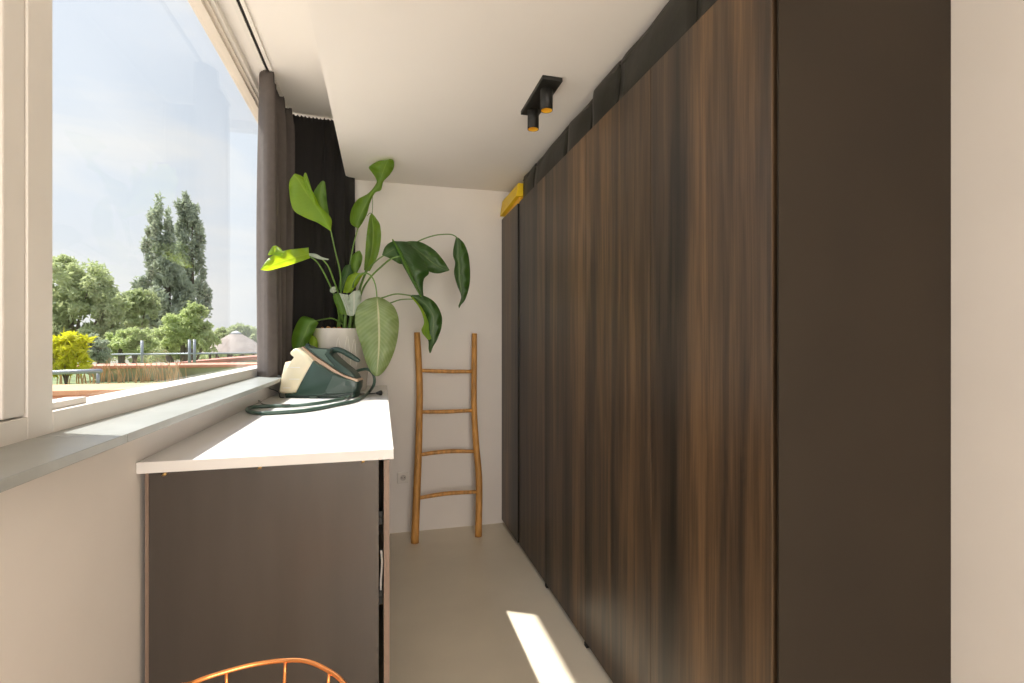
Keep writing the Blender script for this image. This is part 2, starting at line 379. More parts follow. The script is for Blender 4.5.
bag_spec = [(3.205, 2.93, 2.500, .91, 'farthest black cloth storage bag, next to the yellow bag on the wardrobe'),
            (2.93, 2.37, 2.498, .912, 'long black cloth storage bag, second of the row counted from the yellow bag'),
            (2.37, 2.06, 2.498, .912, 'short black storage bag just beyond the step in the row, third from the yellow bag'),
            (2.045, 1.79, 2.510, .903, 'short taller black storage bag just nearer than the step in the row'),
            (1.79, 1.29, 2.508, .905, 'long smooth black storage bag with top seam, second nearest of the row'),
            (1.29, .97, 2.506, .905, 'nearest black storage bag, cut off by the top edge of the photo')]
for i, (ya, yb, zt, xf, lab) in enumerate(bag_spec):
    e = empty('storage_bag', (1.15, (ya+yb)/2, ZT)); tag(e, lab, 'storage bag', 'black cloth storage bags on top of the wardrobe')
    c = Vector(e.location)
    v, f = soft_box(xf, 1.38, yb+.0015, ya-.0015, ZT, zt, i, lean=.012)
    obj('bag_body', [Vector(p)-c for p in v], f, M_bag, e, smooth=True)
    zz = zt-.026
    pts = [Vector((xf-.004+.012, yb+.008+(ya-yb-.016)*k/8, zz+.004*math.sin(k*2.1+i)))-c for k in range(9)]
    MB().tube(pts, .0035, 6, sub=3).build('zip_seam', M_piping, e, smooth=True)
yb_ = empty('storage_bag', (1.1, 3.44, ZT)); tag(yb_, 'bright yellow storage bag on the far narrow wardrobe unit under the ceiling', 'storage bag')
c = Vector(yb_.location)
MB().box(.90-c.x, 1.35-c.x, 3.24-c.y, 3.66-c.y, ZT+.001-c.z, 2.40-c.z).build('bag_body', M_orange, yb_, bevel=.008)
MB().add([Vector(p)-c for p in ((.874,3.222,2.372),(1.36,3.222,2.372),(1.36,3.675,2.350),(.868,3.675,2.342),(.890,3.222,2.462),(1.36,3.222,2.462),(1.36,3.675,2.462),(.888,3.675,2.462))],
         [(0,3,2,1),(4,5,6,7),(0,1,5,4),(1,2,6,5),(2,3,7,6),(3,0,4,7)]).build('lid', M_yellow, yb_, bevel=.005, seg=3)

# ------------------------------------------------------------------ ceiling spot
cl = empty('ceiling_spotlight', (.715, 2.205, ZC)); tag(cl, 'black twin-tube ceiling spotlight with gold inside, on the ceiling by the wardrobe', 'ceiling light')
MB().box(-.046, .046, -.175, .175, -.018, 0).build('mounting_plate', M_black, cl, bevel=.002)
for dy in (-.092, .112):
    p = MB().lathe([(.026,-.018),(.0275,-.02),(.0275,-.112),(.0255,-.112),(.0250,-.110)], (0,dy,0), 40, cap=False).build('spot_tube', M_black, cl, smooth=True)
    MB().lathe([(.0250,-.1115),(.0235,-.095),(.018,-.075),(.008,-.065),(.0005,-.063)], (0,dy,0), 40, cap=False).build('gold_reflector', M_gold, p, smooth=True)

# ------------------------------------------------------------------ counter and its cabinet
ZK = 1.074; YK = 1.497; XK = .033
ct = MB().box(XL+.001, XK, YK, YB-.001, ZK-.030, ZK).build('countertop', M_quartz, bevel=.0015)
tag(ct, 'white quartz worktop running along the window wall to the far wall', 'worktop')
cb = empty('base_cabinet', (0,0,0)); tag(cb, 'tall base cabinet with dark satin brown side panel under the white worktop', 'cabinet')
zt = ZK-.031
MB().box(-.598, -.0095, YK+.015, YK+.033, 0, zt).build('side_panel', M_panel, cb, bevel=.0008, seg=1)
MB().box(-.6065, -.5982, YK+.015, YK+.033, 0, zt).build('edge_band', M_edge, cb)
MB().box(-.60, -.585, YK+.034, YB-.004, 0, zt).box(-.585, -.06, YB-.02, YB-.004, 0, zt).box(-.585, -.04, 2.56, 2.578, 0, zt).box(-.585, -.03, YK+.034, YB-.02, 0, .02).build('body', M_dark, cb)
ys = YK+.015; dw = (YB-.006-ys)/4
for k in range(4):
    MB().box(.0055, .0205, ys+k*dw+.0015, ys+(k+1)*dw-.0015, .012, zt-.004).build('door', M_edge if False else M_panel, cb, bevel=.0008, seg=1)
MB().box(.005, .021, ys-.0008, ys+.0015, .012, zt-.004).build('door_edge_band', M_edge, cb)
for x, y in ((164.8,474), (260.3,467.4), (363.6,461)):
    q = W(x, y, 1.46); d = (YK+.015)/(CY-SY*(x-512)/F); q = W(x, y, d)
    MB().tube([q+Vector((-.005,-.002,-.004)), q+Vector((0,-.004,.0)), q+Vector((.005,-.002,.005))], .0022, 8).tube([q+Vector((0,.002,0)), q+Vector((0,-.003,0))], .0042, 12).build('screw', M_brass, cb, smooth=True)
for z in (.30, .62, .86):
    MB().box(-.0125, .002, YK+.04, YK+.075, z-.02, z+.02).tube([(-.006,YK+.036,z), (-.006,YK+.08,z)], .005, 8).build('hinge', M_black, cb, bevel=.001)
MB().tube([(-.003,YK+.05,.76), (0,YK+.05,.72), (-.004,YK+.05,.66), (-.002,YK+.05,.61)], .0035, 8, sub=6).build('cable', M_plastic, cb, smooth=True)

# ------------------------------------------------------------------ socket
sx, sz = .148, .40
so = empty('wall_socket', (sx, YB, sz)); tag(so, 'white wall socket low on the far wall between cabinet and ladder', 'socket')
MB().box(-.041, .041, -.009, 0, -.041, .041).build('cover_plate', M_plastic, so, bevel=.004, seg=3)
def ring(r0, r1, y0, y1, n=32):
    v = []; f = []
    for r, y in ((r1,y0),(r0,y0),(r0,y1)):
        for j in range(n): v.append((r*math.cos(2*PI*j/n), y, r*math.sin(2*PI*j/n)))
    for i in range(2):
        for j in range(n): f.append((i*n+j, (i+1)*n+j, (i+1)*n+(j+1) % n, i*n+(j+1) % n))
    f.append(tuple(2*n+j for j in range(n)))
    return v, f
v, f = ring(.0185, .021, -.0115, -.0093); obj('socket_well', v, f, M_sockhole, so, smooth=False)
for s in (-1, 1): MB().tube([(s*.0095,-.0125,0), (s*.0095,-.0094,0)], .003, 10).build('pin_hole', M_dark, so)

# ------------------------------------------------------------------ ladder
ld = empty('ladder', (.44, 3.5, 0)); tag(ld, 'rustic honey-coloured wooden ladder with four rungs leaning on the far wall', 'ladder')
lo = Vector(ld.location)
def onladder(px, py):                   # the leaning plane Y = 3.475 + k z
    u = (px-512)/F; v = (341.5-py)/F; dx, dy = SY+CY*u, CY-SY*u
    k = .165/1.455
    d = (3.475+k*H)/(dy-k*v); return W(px, py, d)
def rail(pts, r):
    P = [onladder(*p) for p in pts]
    low = P[-1]; low.z = max(low.z, 0)
    P[-1] = Vector((low.x, low.y, .0))
    mb = MB(); mb.tube([p-lo for p in P], r, 14, sub=8); return mb
rail([(417,332.6),(418.5,360),(419.6,390),(419.2,420),(418.5,450),(416.6,496),(414.8,542)], [.0215,.0235,.0235,.024,.025,.026,.027]).build('rail', M_ladder, ld, smooth=True)
rail([(474.4,333.6),(474.2,365),(474.0,401),(474.8,425),(476.5,449),(479.0,482),(478.4,536)], [.0195,.021,.021,.022,.023,.024,.0245]).build('rail', M_ladder, ld, smooth=True)
for pts in ([(420,370.5),(446,371.4),(474,371.5)], [(420,412.0),(446,411.6),(474,410.4)], [(420,454.8),(435,452.6),(452,451.2),(475,451.5)], [(419,498),(434,495.3),(450,493.2),(478,491.8)]):
    P = [onladder(*p)-lo for p in pts]; n = len(P)
    MB().tube(P, [.0125]+[.0145]*(n-2)+[.0125], 10, sub=6).build('rung', M_ladder, ld, smooth=True)

# ------------------------------------------------------------------ curtains
def cloth(path, z0, z1, amp, wl, seed, nz=46, ds=.006, pinch=0, flare=None):
    """pleated cloth hung along a plan path"""
    P = crom([Vector((x,y,0)) for x, y in path], 40)
    Q = [P[0]]; acc = 0
    for a, b in zip(P, P[1:]):
        L_ = (b-a).length
        while acc+L_ >= ds:
            t = (ds-acc)/L_; a = a+(b-a)*t; Q.append(a.copy()); L_ = (b-a).length; acc = 0
        acc += L_
    n = len(Q); V = []; Fc = []
    for k in range(nz+1):
        h = k/nz; z = z0+(z1-z0)*h
        for i, q in enumerate(Q):
            t = (Q[min(i+1, n-1)]-Q[max(i-1, 0)]).normalized(); nr = Vector((-t.y, t.x, 0))
            s = i*ds
            ph = 2*PI*s/wl+1.6*noise.noise(Vector((s*5, h*.5, seed)))+.8*noise.noise(Vector((s*3, h*2.2, seed+5)))
            A = min(1,.05+max(0,s-.17)/.12)*amp*(1-.25*h)*(.75+.5*noise.noise(Vector((s*7, h, seed+9))))
            o = math.sin(ph)*A+.3*A*math.sin(2*ph+1+h)
            p = q+nr*o+t*(.35*A*math.sin(2*ph))
            if h > .93:
                g = (h-.93)/.07; p = q+(p-q)*(1-.35*g)+nr*.004*g*math.sin(s*520)
            if flare: p = p+flare(s/((n-1)*ds), h)
            zz = z+(.006*math.sin(s*260+seed)*(k == nz))
            V.append(Vector((p.x, p.y, zz)))
    for k in range(nz):
        for i in range(n-1): Fc.append((k*n+i, k*n+i+1, (k+1)*n+i+1, (k+1)*n+i))
    return V, Fc
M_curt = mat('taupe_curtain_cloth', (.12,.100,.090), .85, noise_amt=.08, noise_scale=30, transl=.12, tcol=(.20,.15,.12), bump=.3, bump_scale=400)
V_, F_ = cloth([(-.700,3.26),(-.713,3.20),(-.676,3.14),(-.636,3.085),(-.610,3.11),(-.622,3.22),(-.618,3.4),(-.60,3.57)], ZS+.002, ZR-.013, .046, .135, 3.3,
               flare=lambda s, h: Vector((.055*h**4*max(0,1-s*5), -.02*(1-s)*math.sin(PI*min(1,(1-h)*1.1))-.065*h**5*(1-s), 0)))
o = obj('curtain', V_, F_, M_curt, smooth=True); so_ = o.modifiers.new('thick', 'SOLIDIFY'); so_.thickness = .002
tag(o, 'dark taupe curtain bunched at the far end of the large window, sunlit edge', 'curtain')
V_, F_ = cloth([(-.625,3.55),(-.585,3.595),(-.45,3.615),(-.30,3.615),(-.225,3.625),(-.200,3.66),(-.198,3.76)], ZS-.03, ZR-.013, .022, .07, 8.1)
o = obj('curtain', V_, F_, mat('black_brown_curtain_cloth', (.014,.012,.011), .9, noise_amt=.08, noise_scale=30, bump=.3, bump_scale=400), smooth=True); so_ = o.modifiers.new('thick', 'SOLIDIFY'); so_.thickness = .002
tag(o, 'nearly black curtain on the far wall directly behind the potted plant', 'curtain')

# ------------------------------------------------------------------ potted plant
PX, PY = -.245, 3.375
pl = empty('potted_plant', (PX, PY, ZK)); tag(pl, 'large bird-of-paradise plant with broad green leaves in a pale pot on the worktop', 'plant')
po = Vector(pl.location)
pot = MB().lathe([(.001,0),(.138,0),(.145,.006),(.181,.385),(.184,.396),(.180,.398),(.172,.396),(.168,.34),(.001,.335)], (0,0,0), 64, cap=False).build('pot', M_pot, pl, smooth=True)
soil = MB().lathe([(.001,.352),(.08,.357),(.169,.350)], (0,0,0), 40, cap=False).build('soil', M_soil, pl, smooth=True)
def on_pot(ang, z): r = .145+(.181-.145)*z/.385+.0012; return Vector((r*math.cos(ang), r*math.sin(ang), z))
base = math.atan2(-PY, -PX)
for k, (da, z0) in enumerate(((-.12,.20),(.18,.21),(.42,.19))):
    P = [on_pot(base+da+x, z0+z) for x, z in ((-.16,-.03),(-.11,.07),(-.03,.14),(.04,.06),(.10,-.03))]
    MB().tube(P, .0016, 6, sub=6).build('leaf_relief', M_potline, pot, smooth=True)

def leaf(rows, m, d, fold=.0, bend=0, nm='leaf'):
    """rows from base to tip: (left, midrib, right[, depth change])"""
    L_, M_, R_ = [], [], []
    nr = len(rows)
    for i, r in enumerate(rows):
        dd = d+(r[3] if len(r) > 3 else 0)
        wd_ = abs(Vector(r[0]).x-r[2][0])+abs(r[0][1]-r[2][1])
        fo = fold*min(1, wd_/20)
        L_.append(W(*r[0], dd+fo)); M_.append(W(*r[1], dd)); R_.append(W(*r[2], dd+fo*(1+bend)))
    sub = 10
    L_, M_, R_ = crom(L_, sub), crom(M_, sub), crom(R_, sub)
    K = 12; V = []; U = []; Fc = []
    n = len(M_)
    for i in range(n):
        for k in range(K+1):
            t = k/K*2-1
            side = L_[i] if t < 0 else R_[i]; a = abs(t)
            p = M_[i].lerp(side, a)
            # blade arches between midrib and edge, edge ripples
            view = (p-Vector((0,0,H))).normalized()
            wdt = (side-M_[i]).length
            p = p-view*(math.sin(a*PI)*wdt*.16)+view*(a*a*.010*math.sin(i*.55+2*t))*min(1, wdt/.05)
            V.append(p-po); U.append((k/K, i/(n-1)))
    for i in range(n-1):
        for k in range(K): Fc.append((i*(K+1)+k, i*(K+1)+k+1, (i+1)*(K+1)+k+1, (i+1)*(K+1)+k))
    return obj(nm, V, Fc, m, pl, smooth=True, uvs=U)
def petiole(pts, r0=.006, r1=.0035):
    P = [W(*p)-po for p in pts]; n = len(P)
    return MB().tube(P, [r0+(r1-r0)*i/(n-1) for i in range(n)], 8, sub=6).build('petiole', M_stem, pl, smooth=True)
# upper left, torn in two lobes
leaf([((330.5,231),(330.8,231),(331,230)),((318,223),(322,215),(331,218)),((304,217),(314,203),(320,206),-.01),((293,209),(305,190),(314,194),-.02),((289,190),(298,179),(309,185),-.02),((290,180),(294,175),(303,177),-.02),((293.5,176),(295,173.5),(297,174),-.02)], M_leafb, 2.81, .03)
leaf([((313,203),(314,203),(316,204)),((307,190),(310,192),(313,194)),((303.5,178),(306,180),(310,184)),((304.5,173),(305.4,172.6),(306.5,173.5))], M_leafb, 2.78, .0)
leaf([((330.2,231),(330.6,231),(331,230)),((318,212),(324,213),(329,214)),((313,196),(320,199),(327,202)),((316,188),(321,189),(326,190)),((321,181.5),(323,180.5),(325,182))], M_leaf, 2.83, .02)
petiole([(342,322,3.2),(341,300,3.12),(340.4,274,3.0),(335,250,2.92),(330.7,230,2.86)])
# left, nearly level, in the sun
leaf([((308.5,247.5),(309,254),(310,258),.06),((300,248.5),(300,256),(302,261),.03),((290,249.5),(289,259),(290,265)),((280,252),(278,262.5),(279,268),-.04),((269,258),(268,266.5),(269,270.5),-.08),((260.5,269),(260.4,269.5),(261,270),-.1)], M_leafb, 2.76, .02)
leaf([((275,252),(279,252),(284,253)),((268,255),(274,255),(283,257)),((272,247),(276,248),(282,250)),((275,245.5),(276,245.6),(277,246))], M_leafb, 2.70, .0)
petiole([(340,322,3.2),(336,300,3.1),(327,279,2.96),(318,263,2.88),(309.5,256,2.82)])
leaf([((307,253),(308,254),(308,255.5)),((316,254),(316,256),(315,258)),((322,257),(322,258),(321,259.5)),((329,259),(328.5,259.5),(328,260))], M_leafw, 2.84, .01)
petiole([(343,322,3.2),(340,300,3.1),(334,281,2.98),(328,266,2.88),(321,258,2.85)])
# tall twisting leaf that touches the ceiling
leaf([((357,228),(358,228.5),(359,228)),((350.5,223),(357,224),(363,222)),((351,211),(361.5,213),(367,214)),((357,200),(367,202),(370,203)),((368,193.5),(372,193),(375,193)),((375,185.5),(376.5,185.5),(381,190)),((376.5,180),(380,180),(383.5,181.5)),((372,172.5),(382.5,173.5),(390,174.5)),((369,167),(384.5,168),(394,167),-.02),((378,161.3),(387,162),(393.5,160.5),-.05),((387,160),(390,159),(392,159.3),-.06)], M_leaf, 3.13, .03)
petiole([(345,322,3.22),(347,295,3.2),(349.5,268,3.17),(353.5,245,3.15),(358,228,3.13)])
# upright narrow leaf in the middle
leaf([((364,270),(365.5,271),(370,271)),((365,256),(371,256),(378,255)),((366,241),(373,240),(381,238)),((367.5,228),(373,226.5),(380,225)),((369.5,217),(372,217),(376,218)),((371,213.5),(371.6,213),(372.3,213.5))], M_leaf, 3.2, -.02)
petiole([(352,322,3.24),(356,300,3.23),(361,284,3.22),(366,270,3.2)], .006, .005)
petiole([(367,216,3.21),(370,213,3.21),(372,214,3.2),(372.6,205,3.2),(372.6,197,3.19)], .002, .002)
# small ones near the crown
leaf([((354,274),(355.7,274),(357,273)),((351,266),(355,265),(361,265)),((352,257),(357,257),(362.5,257)),((356,252),(358.5,251.5),(361,252.5)),((358.5,250.8),(359.2,250.5),(360,251))], M_leaf, 3.1, .02)
leaf([((338.5,289),(341,291),(346,291)),((340,278),(345,280),(352,280)),((343,269),(348,270),(353.5,270)),((346,265),(348.5,264.5),(351,265.5))], M_leafd, 3.12, .02)
leaf([((343,292.5),(347,293),(351,292.5)),((345,284),(351,286),(357,285)),((348.5,276),(355,277.5),(361,278)),((355,272.6),(359,273),(364,273.5))], M_leafb, 3.06, .02)
petiole([(352,292,3.12),(354,282,3.0),(359,275,2.98),(366,273.2,2.95),(372,277,2.94),(375.6,286,2.91),(377,297,2.90)], .005, .0035)
petiole([(350,325,3.22),(351,305,3.18),(352,292,3.12)], .007, .005)
# folded leaf with its pale back showing
leaf([((333,296),(335.5,293.5),(339,293)),((334.5,302),(338,300),(343.5,300)),((337.5,309),(341,307),(346,307)),((341,314.5),(343.5,314.5),(347,315))], M_leaf, 3.0, .02)
leaf([((339,293),(343,294),(348.5,295)),((342,300),(345,300),(348,301)),((345,308),(348,308),(351,309)),((347,315),(350,316),(354,315.5))], M_leafw, 2.99, -.015)
leaf([((349,295),(354,291),(359.5,290)),((347.5,300),(354,300),(361.5,298)),((348,306),(354,308),(359.5,306)),((351,313),(353.5,315),(356,313.5))], M_leafw, 2.98, .015)
leaf([((330,289),(332,287),(335,286.5)),((330,291.5),(333,290.5),(336,289)),((332,293),(334,292.5),(336.5,291.5))], M_leafw, 3.0, .0)
# large leaf hanging in front of the pot
leaf([((375.5,297),(377,297),(379,297),.02),((366,299.5),(377.3,301),(386,300)),((357.5,307),(378.2,309),(394,306.5),-.02),((355,318),(378.8,320),(398.5,318),-.03),((356.5,331),(379.2,333),(398.5,332),-.03),((361,345),(379,346),(395.5,347.5),-.05),((365.5,361),(378,361),(390,362),-.06),((371,372),(377,372),(384,371.5),-.09),((375,376),(376.8,376.2),(379,376),-.09)], M_leafp, 2.88, .035)
# right hand group
leaf([((392,240),(392.6,239.5),(394,241)),((395,249),(398,248),(408,243)),((401,262),(404.5,260.5),(421,258)),((407,273),(411,271.5),(429,272),-.01),((412.5,283),(416,281.5),(424,279)),((417,291),(419.5,290),(423,289)),((422,299),(423,299.4),(424,299))], M_leafd, 3.02, .05)
MB().tube([W(*p)-po for p in ((392.5,239.3,3.01),(399,251,3.0),(407,268,2.995),(415,284,2.995),(421,297,3.0))], [.004,.0085,.010,.008,.004], 8, sub=6).build('rolled_edge', M_leaf, pl, smooth=True)
leaf([((403,242),(404,243),(405,244)),((413,241),(412,246),(412,252)),((423,243),(421,253),(419,263)),((435,250.5),(431,261.5),(428,271)),((444,261),(441,268),(438,273.5)),((449,269),(449.6,270.2),(448,271))], M_leafd, 3.14, .02)
leaf([((382,255),(383,255.5),(384,256)),((385,247),(389,252),(391,259)),((391,242),(396,248),(400,264)),((400,241.3),(403,246),(406,262)),((407,241.5),(408,244),(411,254))], M_leafd, 3.10, .02)
petiole([(356,322,3.24),(361,294,3.2),(370,278,3.15),(381,267,3.1),(391,259,3.04),(404,255,3.03)], .0065, .005)
petiole([(354,322,3.25),(360,290,3.22),(367,271,3.18),(376,261,3.14),(384,255.3,3.12)], .006, .004)
# far right hanging leaf
leaf([((456,237),(457.3,237.5),(459,238)),((453.8,246),(458,247),(464.5,244)),((453,255),(458,257),(468.5,255)),((455,263),(459,267),(470,268)),((454,273),(459.5,278),(470,280)),((457,285),(461,289),(468.5,290)),((461,296),(462,299),(465,300)),((458.4,306),(459,308.5),(461,305))], M_leafd, 3.2, .03)
petiole([(404,252,3.13),(417,242,3.17),(433,235.8,3.2),(446,234.3,3.21),(453,235,3.2),(458,238.5,3.2)], .0045, .0035)
# lower right leaf
leaf([((410.5,296.8),(411,295.8),(412,294.8)),((417,303),(420,300),(424,295.8)),((422,309),(429,308),(435,302.5)),((426,317),(433.5,318),(441.5,315)),((422,331),(433,331),(441.5,327)),((428,340),(433.5,341),(437.5,339)),((428.6,349),(431.5,348.5),(433.5,346)),((429.6,353),(430.2,353.2),(431,352.6))], M_leafd, 3.04, .03)
leaf([((411,297),(412,297),(413,297)),((420,309),(421,308.5),(422,308)),((424,322),(426,322),(428,321)),((421.5,331),(424,332),(429,330)),((427,339),(429,340),(431.5,339))], M_leafb, 3.035, .0)
petiole([(356,322,3.23),(366,306,3.18),(376,300,3.12),(383,297.6,3.08),(396,294,3.05),(411,295.6,3.04)], .0055, .004)
petiole([(358,324,3.23),(370,313,3.16),(382,306,3.1),(391,302.8,3.07),(401,299.6,3.06),(414,299,3.05)], .005, .0035)
# lower left leaf drooping over the pot rim
leaf([((313,318.5),(316,320.5),(318.5,323)),((302,316.6),(310,323),(316.5,327)),((294.5,328),(305,334),(312,336)),((291.5,341),(300,345),(306,347)),((294,353),(298,356),(303,357)),((297,361),(298,362),(300,361))], M_leaf, 2.98, .03)
leaf([((311,335),(314,336),(316.5,338)),((309,344),(313.5,345),(318,346)),((309,355),(312,356),(315,356))], M_leafb, 3.03, .01)
petiole([(345,326,3.2),(334,319,3.15),(325,319,3.1),(316,321,3.0)], .005, .004)
# thick crown stems
for a, b in (((338,332,3.22),(340,300,3.18)), ((344,332,3.2),(346,296,3.16)), ((349,332,3.21),(352,298,3.19)), ((353,332,3.25),(358,300,3.22))):
    MB().tube([W(*a)-po, (W(*a)+W(*b))/2-po+Vector((.004,0,0)), W(*b)-po], [.013,.010,.006], 10, sub=4).build('stem', M_stem, pl, smooth=True)
for k in range(9):
    a = random.uniform(0, 2*PI); r = random.uniform(.05,.13); c = Vector((r*math.cos(a), r*math.sin(a), .37))
    P = [c, c+Vector((.03*math.cos(a+1), .03*math.sin(a+1), .035)), c+Vector((.06*math.cos(a+1.6), .06*math.sin(a+1.6), .015))]
    MB().tube(P, [.004,.007,.002], 6, sub=5).build('dry_leaf', M_dry, pl, smooth=True)

# ------------------------------------------------------------------ steam iron
ir = empty('steam_iron', (0,0,0)); tag(ir, 'dark green steam generator iron with cream water tank on the worktop before the pot', 'iron')
S = .000575; ID = 2.83
ic = W(323.2, 397.4, ID); ir.location = (ic.x, ic.y, ZK); ir.rotation_euler = (0,0,-YAW-.05)
io = Vector(ir.location)
def prof(pts, yc, hw, name, m, parent, rnd=.25, power=1.0, taper=None, sub=3, bev=0, z_off=0):
    """closed side outline (picture units), rounded towards both flanks; taper(x) narrows it in plan"""
    P = [Vector(((x-500)*S, 0, (566-z)*S)) for x, z in pts]
    P = crom(P, sub, True) if sub else P
    c = sum(P, Vector())/len(P); n = len(P)
    lay = [(-1,.86),(-.97,.93),(-.88,.98),(-.7,1),(0,1),(.7,1),(.88,.98),(.97,.93),(1,.86)]
    V = []; Fc = []
    for t, s in lay:
        s = 1-(1-s)*rnd*4
        for p in P:
            q = c+(p-c)*s
            k = taper(q.x/S+500) if taper else 1
            V.append(Vector((q.x, yc+t*hw*k, q.z+z_off)))
    for i in range(len(lay)-1):
        for j in range(n): Fc.append((i*n+j, (i+1)*n+j, (i+1)*n+(j+1) % n, i*n+(j+1) % n))
    Fc.append(tuple(range(n))); Fc.append(tuple((len(lay)-1)*n+j for j in range(n))[::-1])
    return obj(name, V, Fc, m, parent, smooth=False, bevel=0)
def smooth_ang(o, a=35):
    for p in o.data.polygons: p.use_smooth = True
    try: o.data.set_sharp_from_angle(angle=math.radians(a))
    except Exception: pass
    return o
bt = lambda x: 1-.55*max(0, (x-560)/330)**2.2 - .12*max(0, (300-x)/200)
smooth_ang(prof([(655,330),(575,500),(600,526),(845,518),(872,470),(882,402),(780,378)], 0, .0895, 'rear_housing', M_green, ir, .15, taper=bt, sub=0))
foot = smooth_ang(prof([(165,545),(175,566),(840,566),(850,540),(850,500),(165,520)], 0, .078, 'foot', M_green, ir, .1, taper=bt, sub=0))
housing = smooth_ang(prof([(455,205),(330,430),(285,523),(190,533),(170,545),(500,545),(600,530),(845,520),(876,470),(884,400),(780,375),(640,310),(540,250)], 0, .088, 'housing', M_green, ir, .15, taper=bt, sub=0))
tank = smooth_ang(prof([(120,470),(112,512),(135,523),(250,527),(288,514),(330,440),(466,216),(400,150),(300,78),(262,86),(236,112),(250,132),(276,150),(268,172),(240,204),(180,214),(165,250),(138,360)], 0, .083, 'water_tank', M_tank, ir, .22, taper=bt, sub=0), 40)
for q in ((205,335,272),(225,330,385),(165,240,470)): MB().box((q[0]-500)*S, (q[1]-500)*S, -.0835, -.0825, (566-q[2])*S, (575-q[2])*S).build('level_mark', M_potline, tank)
it = lambda x: max(.12, min(1, ((x-270)/230)**.7 if x > 270 else .12))*(1-.25*max(0, (x-700)/190)**2)
band = smooth_ang(prof([(284,72),(300,66),(345,88),(450,158),(560,225),(660,292),(760,350),(880,388),(882,410),(850,408),(740,375),(640,320),(540,255),(440,188),(340,118)], 0, .060, 'soleplate_band', M_rose, ir, .04, taper=it, sub=0))
body = smooth_ang(prof([(318,66),(340,50),(372,58),(400,78),(470,82),(560,84),(620,92),(600,130),(640,170),(720,240),(800,300),(845,345),(862,378),(760,345),(660,284),(560,218),(450,150),(360,92)], 0, .054, 'iron_body', M_green, ir, .12, taper=it, sub=0))
smooth_ang(prof([(385,82),(470,84),(570,88),(590,105),(560,140),(600,200),(660,262),(610,244),(520,178),(430,118)], 0, .0555, 'body_shell', M_greenl, ir, .12, taper=it, sub=0))
nz_ = [Vector(((x-500)*S, 0, (566-z)*S)) for x, z in ((580,112),(630,98),(690,110),(760,148),(830,190),(868,211))]
smooth_ang(MB().tube(nz_, [.017,.016,.0155,.016,.014,.008], 14, sub=6).build('handle', M_green, ir, smooth=True))
MB().tube([Vector(((x-500)*S, 0, (566-z)*S+.012)) for x, z in ((650,100),(700,117),(765,152))], .004, 8, sub=4).build('trigger', M_greenl, ir, smooth=True)
MB().box((425-500)*S, (500-500)*S, -.083, -.070, (566-572)*S+.003, (566-546)*S).build('lock_button', M_greenl, ir, bevel=.002)
MB().lathe([(.012,0),(.012,.012),(.009,.014)], ((345-500)*S, 0, (566-62)*S), 20).build('dial', M_green, ir, smooth=True)
# steam hose and cords, lying on the worktop (parts of the iron)
rotinv = Matrix.Rotation(YAW+.05, 3, 'Z')
def loc_(p): return rotinv @ (p-io)
def flat(px, py, z): return onZ(px, py, z)
zh = ZK+.0085
hp = [W(352,373,2.87), W(360,370,2.93), W(368,369.5,2.965), W(373.5,375,2.95), W(374,384,2.86)]
hp += [flat(368,393,zh), flat(355.6,400.5,zh), flat(335,405,zh), flat(318,408.5,zh), flat(300,411,zh), flat(271,413,zh), flat(256,413,zh), flat(247.5,410.5,zh), flat(250,407.6,zh), flat(264,406.2,zh), flat(290,405.6,zh), flat(312,404,zh+.006), flat(333,400.8,zh+.010), flat(346,398,zh+.004), flat(349.5,394.6,zh), flat(342,391.8,zh+.003), flat(331,391.6,zh+.012)]
MB().tube([loc_(p) for p in hp], .0085, 10, sub=6).build('steam_hose', M_hose, ir, smooth=True)
cp = [flat(352,393.4,ZK+.004), flat(360,394,ZK+.004), flat(371,393.6,ZK+.004), flat(376,393.2,ZK+.006)]
cd = MB().tube([loc_(p) for p in cp], .0035, 8, sub=5).build('power_cord', M_cord, ir, smooth=True)
pa = flat(376,393.2,ZK+.014); pb = flat(384,392.6,ZK+.014)
dirn = (pb-pa).normalized()
MB().tube([loc_(pa), loc_(pa+dirn*.014), loc_(pa+dirn*.028), loc_(pa+dirn*.034)], [.005,.010,.0155,.0155], 16).build('plug', M_cord, cd, smooth=True)
side = dirn.cross(Vector((0,0,1))).normalized()
pins = MB()
for s in (-1, 1): pins.tube([loc_(pa+dirn*.034+side*.0095*s), loc_(pa+dirn*.052+side*.0095*s)], .0024, 8)
pins.build('plug_pin', M_steel, cd, smooth=True)
cq = [flat(286,399,ZK+.006), flat(280,398,ZK+.008), flat(278.5,394,ZK+.03), flat(274,390.5,ZK+.028), flat(268,389,ZK+.03)]
cq = [W(284,397.4,2.76), W(280,397,2.75), W(279,393,2.79), W(275,390.3,2.80), W(269.5,388.6,2.80)]
MB().tube([loc_(p) for p in cq], .0032, 8, sub=5).build('power_cord', M_cord, ir, smooth=True)
cq = [flat(290,404.6,ZK+.018), flat(268,404.8,ZK+.006), flat(261,403.0,ZK+.005), W(258.3,399.5,2.60), W(258.2,395.5,2.61), W(260.6,391.6,2.63)]
MB().tube([loc_(p) for p in cq], .0032, 8, sub=5).build('cord_loop', M_cord, ir, smooth=True)

